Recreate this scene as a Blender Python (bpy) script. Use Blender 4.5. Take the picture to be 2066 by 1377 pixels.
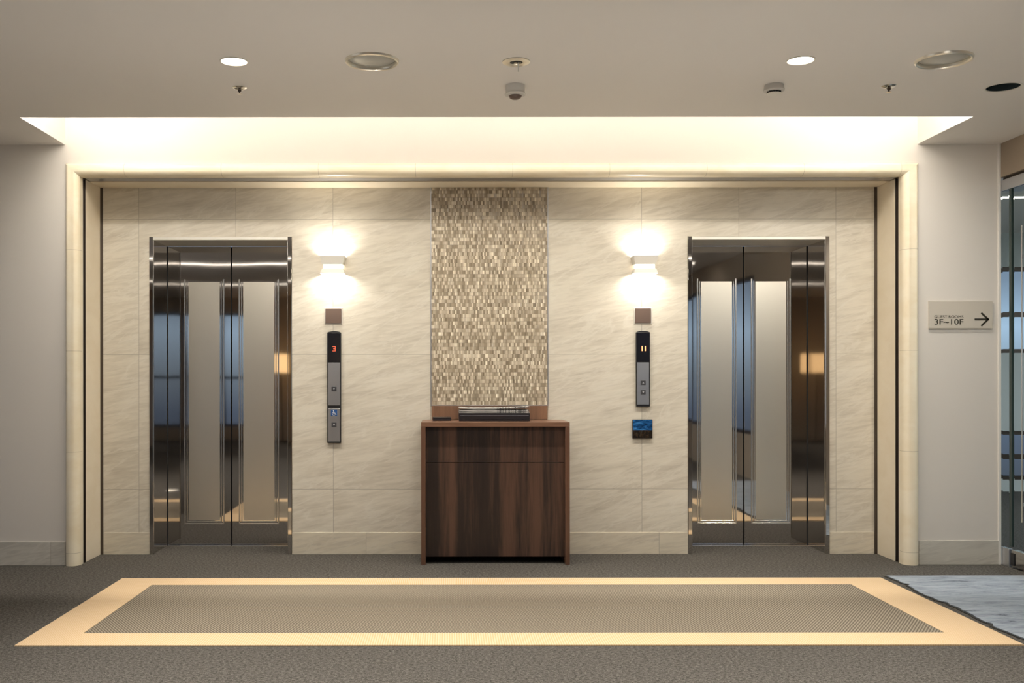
import bpy, bmesh, math, random
from mathutils import Vector, Matrix
random.seed(7)
PI = math.pi
for o in list(bpy.data.objects): bpy.data.objects.remove(o)
S = bpy.context.scene
C = S.collection

# ------------------------------------------------------------------ camera
CH, F = 1.194, 2009.0                      # eye height, focal length in pixels (2066 px wide frame)
VX, VY = 903.0, 757.0                      # vanishing point of the view
cd = bpy.data.cameras.new('camera'); cd.sensor_width = 36; cd.lens = F/2066*36
cd.shift_x = (1033-VX)/2066; cd.shift_y = (VY-688.5)/2066
cam = bpy.data.objects.new('camera', cd); C.objects.link(cam)
cam.location = (0, 0, CH); cam.rotation_euler = (PI/2, 0.0009, 0)
cd.clip_start = 0.05
S.camera = cam
# ------------------------------------------------------------------ view
S.view_settings.view_transform = 'Standard'; S.view_settings.look = 'None'
S.view_settings.exposure = 0.08; S.view_settings.gamma = 1; S.view_settings.use_curve_mapping = False
# ------------------------------------------------------------------ world: cool dusk sky
w = bpy.data.worlds.new('world'); S.world = w; w.use_nodes = True
nt = w.node_tree; nt.nodes.clear()
wo = nt.nodes.new('ShaderNodeOutputWorld'); bg = nt.nodes.new('ShaderNodeBackground')
tc = nt.nodes.new('ShaderNodeTexCoord'); sx = nt.nodes.new('ShaderNodeSeparateXYZ')
rp = nt.nodes.new('ShaderNodeValToRGB'); mp = nt.nodes.new('ShaderNodeMapRange')
nt.links.new(tc.outputs['Generated'], sx.inputs[0]); nt.links.new(sx.outputs[2], mp.inputs[0])
mp.inputs[1].default_value = -0.3; mp.inputs[2].default_value = 0.3
nt.links.new(mp.outputs[0], rp.inputs[0]); nt.links.new(rp.outputs[0], bg.inputs[0]); nt.links.new(bg.outputs[0], wo.inputs[0])
e = rp.color_ramp.elements
e[0].position = 0.3; e[0].color = (.05, .05, .055, 1); e[1].position = 0.9; e[1].color = (.14, .19, .30, 1)
for p, c in ((.44, (.10, .12, .17, 1)), (.5, (.20, .235, .29, 1)), (.57, (.36, .45, .58, 1)), (.64, (.18, .22, .29, 1))):
    q = e.new(p); q.color = c
bg.inputs[1].default_value = 1.25

def light(name, kind, loc, power, color=(1, .84, .64), rot=(0, 0, 0), size=.1, size_y=None, parent=None, spot=None, blend=.5, spread=None):
    d = bpy.data.lights.new(name, kind); d.energy = power; d.color = color
    if kind == 'AREA':
        d.size = size
        if size_y: d.shape = 'RECTANGLE'; d.size_y = size_y
        if spread: d.spread = spread
    else:
        d.shadow_soft_size = size
    if spot: d.spot_size = spot; d.spot_blend = blend
    o = bpy.data.objects.new(name, d); C.objects.link(o); o.location = loc; o.rotation_euler = rot
    if parent: o.parent = parent
    return o
WARM = (1, .83, .62)
CW = (1, .95, .87)
# LED line of the ceiling cove, behind the front lip of the slot (mounted on its inner face)
COVE_W = 41
light('cove_light', 'AREA', (.2775, 5.632, 2.835), COVE_W, CW, (math.radians(4), 0, 0), 5.34, .018, spread=math.radians(128))
light('cove_wash', 'AREA', (.2775, 5.632, 2.86), 11.5, (1, .965, .92), (math.radians(132), 0, 0), 5.34, .018)  # second line added to brighten the upper cove wall
for x in (-2.1, 2.65): light('cove_wash_end', 'AREA', (x, 5.632, 2.86), 3.0, CW, (math.radians(95), 0, 0), .55, .018)  # short lights added to brighten the cove ends
# fill added for the ceiling, set at the unseen left window
light('window_daylight', 'AREA', (-4.97, 2.5, 1.45), 12, (1, .97, .93), (0, -PI/2, 0), 2.0, 3.9)
# LED lines of the ceiling slots in the lobby behind the viewpoint: see linear_light builder
# downlights: two in the frame and further rows behind the viewpoint
DOWN = [(-.988, 4.614, 'in'), (1.635, 4.607, 'in')]
REAR = [(-1.6, 2.9), (.33, 2.9), (2.3, 2.9), (-1.6, 0), (2.3, 0), (-3.2, 1.2), (-1.6, -2.6), (2.3, -2.6)]

# ------------------------------------------------------------------ materials
def mat(name, base=(.5, .5, .5), rough=.5, metal=0, spec=None, emit=None, es=0, trans=0, ior=None, coat=0):
    m = bpy.data.materials.new(name); m.use_nodes = True
    b = m.node_tree.nodes['Principled BSDF']
    b.inputs['Base Color'].default_value = (*base, 1); b.inputs['Roughness'].default_value = rough
    b.inputs['Metallic'].default_value = metal
    if spec is not None: b.inputs['Specular IOR Level'].default_value = spec
    if emit: b.inputs['Emission Color'].default_value = (*emit, 1); b.inputs['Emission Strength'].default_value = es
    if trans: b.inputs['Transmission Weight'].default_value = trans
    if ior: b.inputs['IOR'].default_value = ior
    if coat: b.inputs['Coat Weight'].default_value = coat; b.inputs['Coat Roughness'].default_value = .08
    return m
class N:
    """small node helper on a material"""
    def __init__(s, m):
        s.m = m; s.t = m.node_tree; s.b = s.t.nodes['Principled BSDF']
    def new(s, kind, **kw):
        n = s.t.nodes.new('ShaderNode'+kind)
        for k, v in kw.items(): setattr(n, k, v)
        return n
    def put(s, sock, v):
        if hasattr(v, 'is_output') or isinstance(v, bpy.types.NodeSocket): s.t.links.new(v, sock)
        elif isinstance(v, (tuple, list)): sock.default_value = v
        else: sock.default_value = v
    def math(s, op, a, b=0, c=None, clamp=False):
        n = s.new('Math', operation=op); n.use_clamp = clamp
        s.put(n.inputs[0], a); s.put(n.inputs[1], b)
        if c is not None: s.put(n.inputs[2], c)
        return n.outputs[0]
    def obj(s): return s.new('TexCoord').outputs['Object']
    def sep(s, v):
        n = s.new('SeparateXYZ'); s.put(n.inputs[0], v); return n.outputs
    def comb(s, x, y, z):
        n = s.new('CombineXYZ')
        for i, v in enumerate((x, y, z)): s.put(n.inputs[i], v)
        return n.outputs[0]
    def mapping(s, v, scale=(1, 1, 1), rot=(0, 0, 0), loc=(0, 0, 0)):
        n = s.new('Mapping'); s.put(n.inputs[0], v); n.inputs['Scale'].default_value = scale
        n.inputs['Rotation'].default_value = rot; n.inputs['Location'].default_value = loc
        return n.outputs[0]
    def noise(s, v, scale=5, detail=4, rough=.5, dist=0):
        n = s.new('TexNoise'); s.put(n.inputs['Vector'], v); n.inputs['Scale'].default_value = scale
        n.inputs['Detail'].default_value = detail; n.inputs['Roughness'].default_value = rough
        n.inputs['Distortion'].default_value = dist
        return n.outputs['Fac']
    def white(s, v):
        n = s.new('TexWhiteNoise'); s.put(n.inputs['Vector'], v); return n.outputs
    def ramp(s, f, stops, interp='LINEAR'):
        n = s.new('ValToRGB'); s.put(n.inputs[0], f); r = n.color_ramp; r.interpolation = interp
        el = r.elements
        while len(el) > 1: el.remove(el[-1])
        el[0].position = stops[0][0]; el[0].color = (*stops[0][1], 1)
        for p, c in stops[1:]: q = el.new(p); q.color = (*c, 1)
        return n.outputs[0]
    def mix(s, f, a, b, kind='MIX'):
        n = s.new('Mix', data_type='RGBA', blend_type=kind)
        s.put(n.inputs[0], f); 
        s.put(n.inputs[6], a if not isinstance(a, tuple) or len(a) == 4 else (*a, 1))
        s.put(n.inputs[7], b if not isinstance(b, tuple) or len(b) == 4 else (*b, 1))
        return n.outputs[2]
    def bump(s, h, strength=.2, dist=.01, normal=None):
        n = s.new('Bump'); s.put(n.inputs['Height'], h); n.inputs['Strength'].default_value = strength
        n.inputs['Distance'].default_value = dist
        if normal is not None: s.put(n.inputs['Normal'], normal)
        return n.outputs[0]
    def col(s, v): s.put(s.b.inputs['Base Color'], v)
    def nor(s, v): s.put(s.b.inputs['Normal'], v)
    def rough(s, v): s.put(s.b.inputs['Roughness'], v)

def m_stone(name, light_c, dark_c, vein, sw, sh, xoff, z0, joint=(.42, .38, .31), rough=.32, flat='x'):
    """large format limestone tiles with faint diagonal bedding; joints on a grid"""
    m = mat(name, rough=rough); n = N(m); o = n.obj(); x, y, z = n.sep(o)[:3]
    u = x if flat == 'x' else y
    # left and right halves of the wall have their own joint origin
    if isinstance(xoff, tuple):
        side = n.math('GREATER_THAN', x, .3)
        off = n.math('MULTIPLY_ADD', side, xoff[1]-xoff[0], xoff[0])
        uu = n.math('SUBTRACT', u, off)
    else: uu = n.math('SUBTRACT', u, xoff)
    us = n.math('DIVIDE', uu, sw); zs = n.math('DIVIDE', n.math('SUBTRACT', z, z0), sh)
    iu = n.math('FLOOR', us); iz = n.math('FLOOR', zs)
    rnd = n.white(n.comb(iu, iz, 3.0))
    shift = n.new('VectorMath', operation='SCALE'); n.put(shift.inputs[0], rnd['Color']); shift.inputs['Scale'].default_value = 9.0
    add = n.new('VectorMath', operation='ADD'); n.put(add.inputs[0], n.comb(u, 0.0, z)); n.put(add.inputs[1], shift.outputs[0])
    v = add.outputs[0]
    turn = lambda deg: n.mapping(v, rot=(0, math.radians(deg), 0))
    big = n.noise(n.mapping(turn(17), (.8, 1, 3.4)), 2.2, 6, .62, .9)
    fine = n.noise(n.mapping(turn(9), (1.4, 1, 14)), 4.0, 6, .6, .5)
    f = n.math('MULTIPLY_ADD', fine, .5, n.math('MULTIPLY', big, .5))
    c = n.ramp(f, ((.34, dark_c), (.46, tuple(a*.45+b*.55 for a, b in zip(dark_c, light_c))), (.56, light_c), (.68, tuple(min(1, a*1.05) for a in light_c))))
    vein_f = n.math('ABSOLUTE', n.math('SUBTRACT', n.noise(n.mapping(turn(24), (.5, 1, 3.0)), 2.6, 5, .6, 1.2), .5))
    vf = n.math('SUBTRACT', 1, n.math('MULTIPLY', vein_f, 28), clamp=True)
    c = n.mix(n.math('MULTIPLY', vf, .5), c, vein)
    tone = n.math('MULTIPLY_ADD', rnd['Value'], .07, .97)
    c = n.mix(1.0, c, n.comb(tone, tone, tone), 'MULTIPLY')
    # joints
    du = n.math('MULTIPLY', n.math('PINGPONG', us, .5), sw)      # distance from joint centre
    dz = n.math('MULTIPLY', n.math('PINGPONG', zs, .5), sh)
    j = n.math('MAXIMUM', n.math('LESS_THAN', du, .0016), n.math('LESS_THAN', dz, .0016))
    c = n.mix(j, c, joint)
    n.col(c)
    h = n.math('SUBTRACT', n.math('MULTIPLY', fine, .25), j)
    n.nor(n.bump(h, .25, .002))
    return m

M = {}
M['stone'] = m_stone('limestone_tiles', (.70, .645, .54), (.54, .485, .395), (.76, .715, .62), .65, .9025, (-.766, 1.30), .434)
M['base_stone'] = m_stone('skirting_stone', (.70, .63, .50), (.52, .46, .37), (.74, .68, .56), .98, 3.0, .434, -1.0)
M['side_base'] = m_stone('side_skirting_stone', (.60, .57, .50), (.45, .42, .37), (.68, .65, .58), 1.3, 3.0, .1, -1.0)

def m_cream(name, c1, c2, joints=True, rough=.28):
    m = mat(name, rough=rough); n = N(m); o = n.obj(); x, y, z = n.sep(o)[:3]
    f = n.noise(n.mapping(o, (1, 1, 2.0)), 3.5, 5, .6, .6)
    c = n.ramp(f, ((.35, c2), (.6, c1)))
    if joints:
        # vertical members are jointed by height, the head by length
        head = n.math('GREATER_THAN', z, 2.44)
        jz = n.math('LESS_THAN', n.math('ABSOLUTE', n.math('SUBTRACT', n.math('MODULO', n.math('ADD', z, .22), .635), .3)), .0013)
        jx = n.math('LESS_THAN', n.math('ABSOLUTE', n.math('SUBTRACT', n.math('MODULO', n.math('ADD', x, 6.0), .61), .31)), .0013)
        j = n.math('ADD', n.math('MULTIPLY', head, jx), n.math('MULTIPLY', n.math('SUBTRACT', 1, head), jz))
        c = n.mix(n.math('MULTIPLY', j, .6), c, (.38, .31, .2))
    n.col(c); return m
M['cream'] = m_cream('cream_marble_moulding', (.93, .84, .655), (.88, .77, .565))
M['cream_panel'] = m_cream('cream_reveal_panel', (.90, .80, .63), (.86, .75, .57), False, .4)
M['white_paint'] = mat('white_paint', (.80, .765, .70), .6)
M['wall_paint'] = mat('wall_vinyl', (.66, .625, .565), .6)
def m_paper(name, c):
    m = mat(name, c, .7); n = N(m); o = n.obj()
    f = n.noise(o, 160, 3, .6); n.nor(n.bump(f, .12, .002)); 
    g = n.noise(o, .8, 2, .5); n.col(n.mix(g, tuple(a*.96 for a in c), tuple(min(1, a*1.04) for a in c)))
    return m
M['wall_paper'] = m_paper('beige_wallcovering', (.73, .685, .625))
M['ceiling'] = m_paper('ceiling_paint', (.80, .765, .725))
M['rear_wall'] = m_paper('rear_wallcovering', (.42, .36, .29))
M['header'] = m_paper('brown_header', (.33, .265, .20))
M['steel'] = mat('polished_stainless', (.60, .58, .56), .10, 1)
n = N(M['steel']); o_ = n.obj()
wv = n.noise(n.mapping(o_, (1.0, 1.0, .22)), 2.6, 1, .4)
n.nor(n.bump(wv, .10, .020))
n.rough(n.math('MULTIPLY_ADD', n.noise(n.mapping(o_, (260, 1, 2)), 1.0, 2, .5), .03, .02))
M['steel_etched'] = mat('etched_stainless', (.88, .82, .70), .33, 1)
M['steel_edge'] = mat('bright_steel_edge', (.72, .70, .66), .22, 1)
M['steel_head'] = mat('hairline_steel_head', (.84, .80, .72), .42, .8)  # frame steel made paler, painting in the light the head face catches
M['steel_sat'] = mat('satin_steel', (.62, .63, .66), .33, 1)
M['dark_metal'] = mat('dark_bronze_metal', (.06, .045, .035), .45, .6)
M['groove'] = mat('shadow_gap_metal', (.10, .075, .055), .5, .3)
M['brown_plate'] = mat('brown_plate', (.13, .085, .065), .45)
M['black'] = mat('black_plastic', (.018, .018, .02), .28)
M['display'] = mat('display_glass', (.012, .013, .018), .12)
M['led_red'] = mat('display_led_red', (.2, .02, .01), .5, emit=(1, .16, .07), es=1.1)
M['led_orange'] = mat('display_led_orange', (.2, .05, .01), .5, emit=(1, .42, .16), es=2.2)
M['button'] = mat('button_face', (.05, .05, .055), .35)
M['button_mark'] = mat('button_mark', (.55, .56, .58), .4)
M['blue_plate'] = mat('blue_plate', (.02, .09, .28), .4)
M['white_mark'] = mat('white_mark', (.75, .78, .82), .5)
M['fixture_white'] = mat('fixture_white', (.78, .75, .68), .45)
M['detector_grey'] = mat('detector_white', (.62, .60, .56), .5)
M['chrome'] = mat('chrome', (.75, .73, .68), .12, 1)
M['dark_hole'] = mat('dark_interior', (.02, .022, .024), .5)
M['speaker_plate'] = mat('speaker_plate', (.36, .355, .32), .3)
M['speaker_rim'] = mat('speaker_rim', (.95, .90, .78), .28, .75)
M['lens'] = mat('lamp_lens', (.9, .85, .75), .4, emit=(1, .88, .66), es=14)
M['sconce_glow'] = mat('sconce_diffuser', (.9, .85, .75), .5, emit=(1, .90, .72), es=2.6)
M['slot_glow'] = mat('slot_diffuser', (.9, .85, .75), .5, emit=(1, .90, .78), es=7)
M['shade_glow'] = mat('lamp_shade_glow', (.9, .7, .45), .6, emit=(1, .62, .28), es=1.6)
M['sign'] = mat('sign_plate', (.60, .55, .47), .38)
M['ink'] = mat('sign_ink', (.03, .025, .015), .6)
M['paper'] = mat('newsprint', (.62, .60, .56), .8)
M['paper_dark'] = mat('newsprint_print', (.05, .05, .055), .7)
M['tray'] = mat('dark_tray', (.022, .018, .02), .3)
M['glass'] = mat('clear_glass', (.88, .95, .96), .02, trans=1, ior=1.02)
M['glass_edge'] = mat('glass_edge_green', (.03, .05, .045), .2)
M['rubber'] = mat('black_rubber', (.015, .015, .015), .6)

def m_wood(name, dark, mid, light_c, axis='z', bands=True, rough=.42):
    m = mat(name, rough=rough); n = N(m); o = n.obj()
    sc = {'z': (1, 1, .05), 'x': (.05, 1, 1)}[axis]
    broad = n.noise(n.mapping(o, tuple(a for a in sc), loc=(3.1, 0, 0)), 6.5, 2, .5, .3)
    grain = n.noise(n.mapping(o, sc), 60, 5, .65, .4)
    f = n.math('MULTIPLY_ADD', grain, .35, n.math('MULTIPLY', broad, .75))
    n.col(n.ramp(f, ((.38, dark), (.54, mid), (.68, light_c))))
    n.nor(n.bump(grain, .08, .002))
    return m
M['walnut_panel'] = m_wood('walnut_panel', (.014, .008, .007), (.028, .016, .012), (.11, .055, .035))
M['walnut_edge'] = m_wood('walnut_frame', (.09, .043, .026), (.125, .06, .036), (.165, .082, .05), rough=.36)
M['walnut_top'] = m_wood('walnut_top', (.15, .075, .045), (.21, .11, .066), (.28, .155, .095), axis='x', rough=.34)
M['walnut_back'] = m_wood('walnut_ledge', (.11, .06, .04), (.18, .095, .055), (.26, .14, .08))

# mosaic of narrow upright shell tiles
m = mat('shell_mosaic', rough=.25); n = N(m); o_ = n.obj(); x, y, z = n.sep(o_)[:3]
rz = n.math('DIVIDE', z, .0243); iz = n.math('FLOOR', rz)
ro = n.white(n.comb(iz, 7.0, 1.0))['Value']
rx = n.math('ADD', n.math('DIVIDE', x, .0105), n.math('MULTIPLY', ro, 5)); ix = n.math('FLOOR', rx)
cell = n.white(n.comb(ix, iz, 2.0))
blk = n.noise(n.comb(n.math('MULTIPLY', ix, .9), n.math('MULTIPLY', iz, .9), 0.0), .7, 2, .6)
f = n.math('ADD', n.math('MULTIPLY', cell['Value'], .75), n.math('MULTIPLY', blk, .25))
c = n.ramp(f, ((.08, (.22, .175, .12)), (.30, (.35, .285, .20)), (.55, (.50, .42, .31)), (.74, (.62, .53, .40)), (.9, (.88, .80, .64))))
gap = n.math('MAXIMUM', n.math('LESS_THAN', n.math('FRACT', rx), .07), n.math('LESS_THAN', n.math('FRACT', rz), .05))
c = n.mix(gap, c, (.22, .18, .13)); n.col(c)
sv = n.new('VectorMath', operation='SUBTRACT'); n.put(sv.inputs[0], cell['Color']); sv.inputs[1].default_value = (.5, .5, .5)
ss = n.new('VectorMath', operation='SCALE'); n.put(ss.inputs[0], sv.outputs[0]); ss.inputs['Scale'].default_value = .30
geo = n.new('NewGeometry'); sa = n.new('VectorMath', operation='ADD'); n.put(sa.inputs[0], ss.outputs[0]); n.put(sa.inputs[1], geo.outputs['Normal'])
sn = n.new('VectorMath', operation='NORMALIZE'); n.put(sn.inputs[0], sa.outputs[0]); n.nor(sn.outputs[0])
M['mosaic'] = m

# carpets
def m_loop(name, dark, light_c, sc=90, mixc=None, stretch=(1, 1, 1)):
    m = mat(name, rough=.95, spec=.1); n = N(m); o = n.obj()
    a = n.noise(n.mapping(o, stretch), sc, 3, .75); b = n.noise(n.mapping(o, stretch), sc*3.3, 2, .6)
    f = n.math('MULTIPLY_ADD', a, .55, n.math('MULTIPLY', b, .45))
    n.col(n.ramp(f, ((.40, dark), (.50, tuple((p+q)/2*.86 for p, q in zip(dark, light_c))), (.60, light_c))))
    n.nor(n.bump(f, .5, .004)); return m
M['floor'] = m_loop('brown_grey_loop_carpet', (.031, .028, .024), (.188, .173, .154), 70, stretch=(1, 1.4, 1))
m = mat('woven_field', rough=.9, spec=.15); n = N(m); o_ = n.obj(); x, y, z = n.sep(o_)[:3]
p = .0150
s1 = n.math('SINE', n.math('MULTIPLY', x, 2*PI/p)); s2 = n.math('SINE', n.math('MULTIPLY', y, 2*PI/(p*1.6)))
d = n.math('MULTIPLY', s1, s2)
nz = n.noise(o_, 260, 2, .6)
f = n.math('ADD', n.math('MULTIPLY_ADD', d, .36, .5), n.math('MULTIPLY_ADD', nz, .5, -.25))
n.col(n.ramp(f, ((.22, (.085, .068, .05)), (.5, (.20, .168, .125)), (.80, (.44, .385, .30)))))
n.nor(n.bump(f, .3, .003)); M['field'] = m
m = mat('amber_border', rough=.85, spec=.15); n = N(m); o_ = n.obj(); x, y, z = n.sep(o_)[:3]
rib = n.math('MULTIPLY_ADD', n.math('SINE', n.math('MULTIPLY', x, 2*PI/.011)), .5, .5)
nz = n.noise(o_, 220, 3, .6)
f = n.math('MULTIPLY_ADD', rib, .4, n.math('MULTIPLY', nz, .6))
n.col(n.ramp(f, ((.25, (.64, .44, .235)), (.7, (.78, .60, .40))))); n.nor(n.bump(f, .25, .002)); M['border'] = m
m = mat('grey_blue_wave_carpet', rough=.8, spec=.2); n = N(m); o_ = n.obj()
a = n.noise(n.mapping(o_, (1.3, 6.5, 1)), 3.2, 6, .68, 1.0)
b = n.noise(n.mapping(o_, (2, 7, 1)), 30, 3, .6)
f = n.math('MULTIPLY_ADD', b, .22, n.math('MULTIPLY', a, .8))
n.col(n.ramp(f, ((.36, (.085, .10, .125)), (.43, (.25, .285, .335)), (.56, (.36, .405, .46)), (.7, (.46, .505, .565))))); M['wave'] = m
# small glossy picture tile: blue sky streaks over dark brown ground
m = mat('picture_tile', rough=.12, coat=.5); n = N(m); o_ = n.obj(); x, y, z = n.sep(o_)[:3]
st = n.noise(n.mapping(o_, (9, 1, 34), (0, math.radians(-14), 0)), 1.5, 5, .7, 1.2)
sky = n.ramp(st, ((.36, (.004, .014, .045)), (.5, (.012, .08, .24)), (.6, (.04, .22, .55)), (.74, (.32, .5, .66))))
gnd = n.ramp(n.noise(n.mapping(o_, (30, 1, 26)), 1.6, 4, .6), ((.4, (.012, .010, .009)), (.6, (.05, .032, .018)), (.75, (.02, .08, .10))))
n.col(n.mix(n.math('GREATER_THAN', z, -.008), gnd, sky)); M['picture'] = m
# newspaper print
m = mat('newspaper_pages', rough=.75); n = N(m); o_ = n.obj(); x, y, z = n.sep(o_)[:3]
pg = n.noise(n.mapping(o_, (2, 3, 260)), 1.3, 3, .6); cl = n.noise(n.mapping(o_, (150, 10, 20), loc=(2, 0, 0)), .8, 2, .7)
cc = n.mix(n.math('LESS_THAN', pg, .47), (.60, .58, .54, 1), (.24, .23, .22, 1))
right = n.math('MULTIPLY', n.math('GREATER_THAN', x, .02), n.math('GREATER_THAN', cl, .52))
n.col(n.mix(n.math('MULTIPLY', right, .85), cc, (.04, .04, .045, 1))); M['news'] = m

# ------------------------------------------------------------------ mesh helpers
class MB:
    def __init__(s): s.bm = bmesh.new()
    def box(s, x0, x1, y0, y1, z0, z1, bev=0, seg=2):
        vs = [s.bm.verts.new(p) for p in ((x0, y0, z0), (x1, y0, z0), (x1, y1, z0), (x0, y1, z0), (x0, y0, z1), (x1, y0, z1), (x1, y1, z1), (x0, y1, z1))]
        fs = [s.bm.faces.new([vs[i] for i in q]) for q in ((0, 3, 2, 1), (4, 5, 6, 7), (0, 1, 5, 4), (1, 2, 6, 5), (2, 3, 7, 6), (3, 0, 4, 7))]
        if bev:
            ed = {e for f in fs for e in f.edges}
            bmesh.ops.bevel(s.bm, geom=list(ed), offset=bev, segments=seg, profile=.5, affect='EDGES')
        return s
    def frus(s, a, b):
        """box between two rectangles (x0,x1,y0,y1,z)"""
        vs = []
        for x0, x1, y0, y1, z in (a, b):
            vs += [s.bm.verts.new(p) for p in ((x0, y0, z), (x1, y0, z), (x1, y1, z), (x0, y1, z))]
        for q in ((0, 3, 2, 1), (4, 5, 6, 7), (0, 1, 5, 4), (1, 2, 6, 5), (2, 3, 7, 6), (3, 0, 4, 7)):
            s.bm.faces.new([vs[i] for i in q])
        return s
    def lathe(s, prof, seg=48, c=(0, 0, 0), axis='z'):
        rings = []
        for r, h in prof:
            if r < 1e-6: rings.append([s.bm.verts.new(s._p(0, 0, h, c, axis))]); continue
            rings.append([s.bm.verts.new(s._p(r*math.cos(2*PI*i/seg), r*math.sin(2*PI*i/seg), h, c, axis)) for i in range(seg)])
        for a, b in zip(rings, rings[1:]):
            for i in range(seg):
                j = (i+1) % seg
                if len(a) == 1 and len(b) == 1: continue
                if len(a) == 1: s.bm.faces.new((a[0], b[i], b[j]))
                elif len(b) == 1: s.bm.faces.new((a[i], b[0], a[j]))
                else: s.bm.faces.new((a[i], b[i], b[j], a[j]))
        bmesh.ops.recalc_face_normals(s.bm, faces=s.bm.faces[:])
        return s
    def _p(s, x, y, h, c, axis):
        if axis == 'z': return (c[0]+x, c[1]+y, c[2]+h)
        if axis == 'y': return (c[0]+x, c[1]+h, c[2]+y)
        return (c[0]+h, c[1]+x, c[2]+y)
    def prism(s, pts, y0, y1):
        """polygon in x,z extruded along y"""
        a = [s.bm.verts.new((x, y0, z)) for x, z in pts]; b = [s.bm.verts.new((x, y1, z)) for x, z in pts]
        s.bm.faces.new(a[::-1]); s.bm.faces.new(b)
        for i in range(len(a)):
            j = (i+1) % len(a); s.bm.faces.new((a[i], a[j], b[j], b[i]))
        bmesh.ops.recalc_face_normals(s.bm, faces=s.bm.faces[:])
        return s
    def line(s, pts, wd, y0, y1):
        """thick polyline in x,z extruded along y"""
        for (x0, z0), (x1, z1) in zip(pts, pts[1:]):
            d = Vector((x1-x0, z1-z0)); L = d.length; d /= L; nn = Vector((-d.y, d.x))*wd/2; d *= wd*.35
            s.prism([(x0-d.x+nn.x, z0-d.y+nn.y), (x0-d.x-nn.x, z0-d.y-nn.y), (x1+d.x-nn.x, z1+d.y-nn.y), (x1+d.x+nn.x, z1+d.y+nn.y)], y0, y1)
        return s
    def build(s, name, m, parent=None, smooth=False, loc=None):
        me = bpy.data.meshes.new(name); s.bm.to_mesh(me); s.bm.free(); me.materials.append(m)
        if smooth:
            for p in me.polygons: p.use_smooth = True
            me.set_sharp_from_angle(angle=math.radians(38))
        o = bpy.data.objects.new(name, me); C.objects.link(o)
        if parent: o.parent = parent
        if loc: o.location = loc
        return o
def struct(name, mb, m, smooth=False, label=None):
    o = mb.build(name, m, None, smooth); o['kind'] = 'structure'
    if label: o['label'] = label
    return o
def tag(o, label, cat, group=None, kind=None):
    o['label'] = label; o['category'] = cat
    if group: o['group'] = group
    if kind: o['kind'] = kind
    return o
def empty(name, loc=(0, 0, 0), rz=0):
    o = bpy.data.objects.new(name, None); o.empty_display_size = .05; C.objects.link(o)
    o.location = loc; o.rotation_euler.z = rz; return o
def copy_tree(o, parent=None):
    c = o.copy(); C.objects.link(c); c.parent = parent
    for ch in [q for q in bpy.data.objects if q.parent == o]: copy_tree(ch, c)
    return c

# ------------------------------------------------------------------ the room
YB, YF, YD = 6.665, 6.279, 6.997           # stone wall, portal wall, lift doors
XL, XR = -2.319, 2.8696                    # portal reveal
ZP, ZC = 2.451, 2.65                       # portal soffit, ceiling
OL, OR = -2.405, 2.965                     # outer edge of the portal moulding
ZO = 2.530
XW, XE = -5.0, 3.485                       # lobby side walls
YR = -4.6
E1 = (-1.968, -1.068); E2 = (1.6345, 2.5275)
ZE = 2.10
struct('floor', MB().box(XW-.1, 8.2, YR-.1, 10.3, -.12, 0), M['floor'])
# stone wall with the two lift openings
FR = .027
b = MB()
xs = [OL+.001, E1[0]-FR, E1[1]+FR, E2[0]-FR, E2[1]+FR, OR-.001]
b.box(xs[0], xs[1], YB, YB+.35, 0, ZP); b.box(xs[2], xs[3], YB, YB+.35, 0, ZP); b.box(xs[4], xs[5], YB, YB+.35, 0, ZP)
b.box(xs[1], xs[2], YB, YB+.35, ZE+.024, ZP); b.box(xs[3], xs[4], YB, YB+.35, ZE+.024, ZP)
struct('wall_back', b, M['stone'])
# flush stone skirting between the openings
b = MB(); t = .006
b.box(XL+.016, xs[1], YB-t, YB, 0, .145, .001, 1)
struct('baseboard_left', b, M['base_stone'])
b = MB().box(xs[2], xs[3], YB-t, YB, 0, .145, .001, 1); struct('baseboard_middle', b, M['base_stone'])
b = MB().box(xs[4], XR-.016, YB-t, YB, 0, .145, .001, 1); struct('baseboard_right', b, M['base_stone'])
# portal wall
ZT = 3.02
b = MB()
b.box(XW, OL, YF, YB+.35, 0, ZT); b.box(OR, XE, YF, YB+.35, 0, ZT); b.box(OL, OR, YF, YB+.35, ZO, ZT)
struct('wall_front', b, M['wall_paper'])
# soffit lining behind the moulding and side linings
b = MB().box(OL+.001, OR-.001, 6.462, YB, ZP, ZO-.001); b.box(OL+.001, OR-.001, 6.322, 6.334, ZP+.0005, ZO-.001)
struct('trim_1', b, M['cream_panel'])
b = MB().box(OL+.001, XL, 6.386, YB-.014, 0, ZP, .002, 1); b.box(OL+.001, XL, 6.322, 6.336, 0, ZP); struct('trim_2', b, M['cream_panel'])
b = MB().box(XR, OR-.001, 6.386, YB-.014, 0, ZP, .002, 1); b.box(XR, OR-.001, 6.322, 6.336, 0, ZP); struct('trim_3', b, M['cream_panel'])
# dark corner gaps
b = MB().box(OL+.001, XL-.012, YB-.014, YB, 0, ZP); b.box(XL-.012, XL+.014, YB-.006, YB, 0, ZP); struct('trim_4', b, M['groove'])
b = MB().box(XR+.012, OR-.001, YB-.014, YB, 0, ZP); b.box(XR-.014, XR+.012, YB-.006, YB, 0, ZP); struct('trim_5', b, M['groove'])
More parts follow.
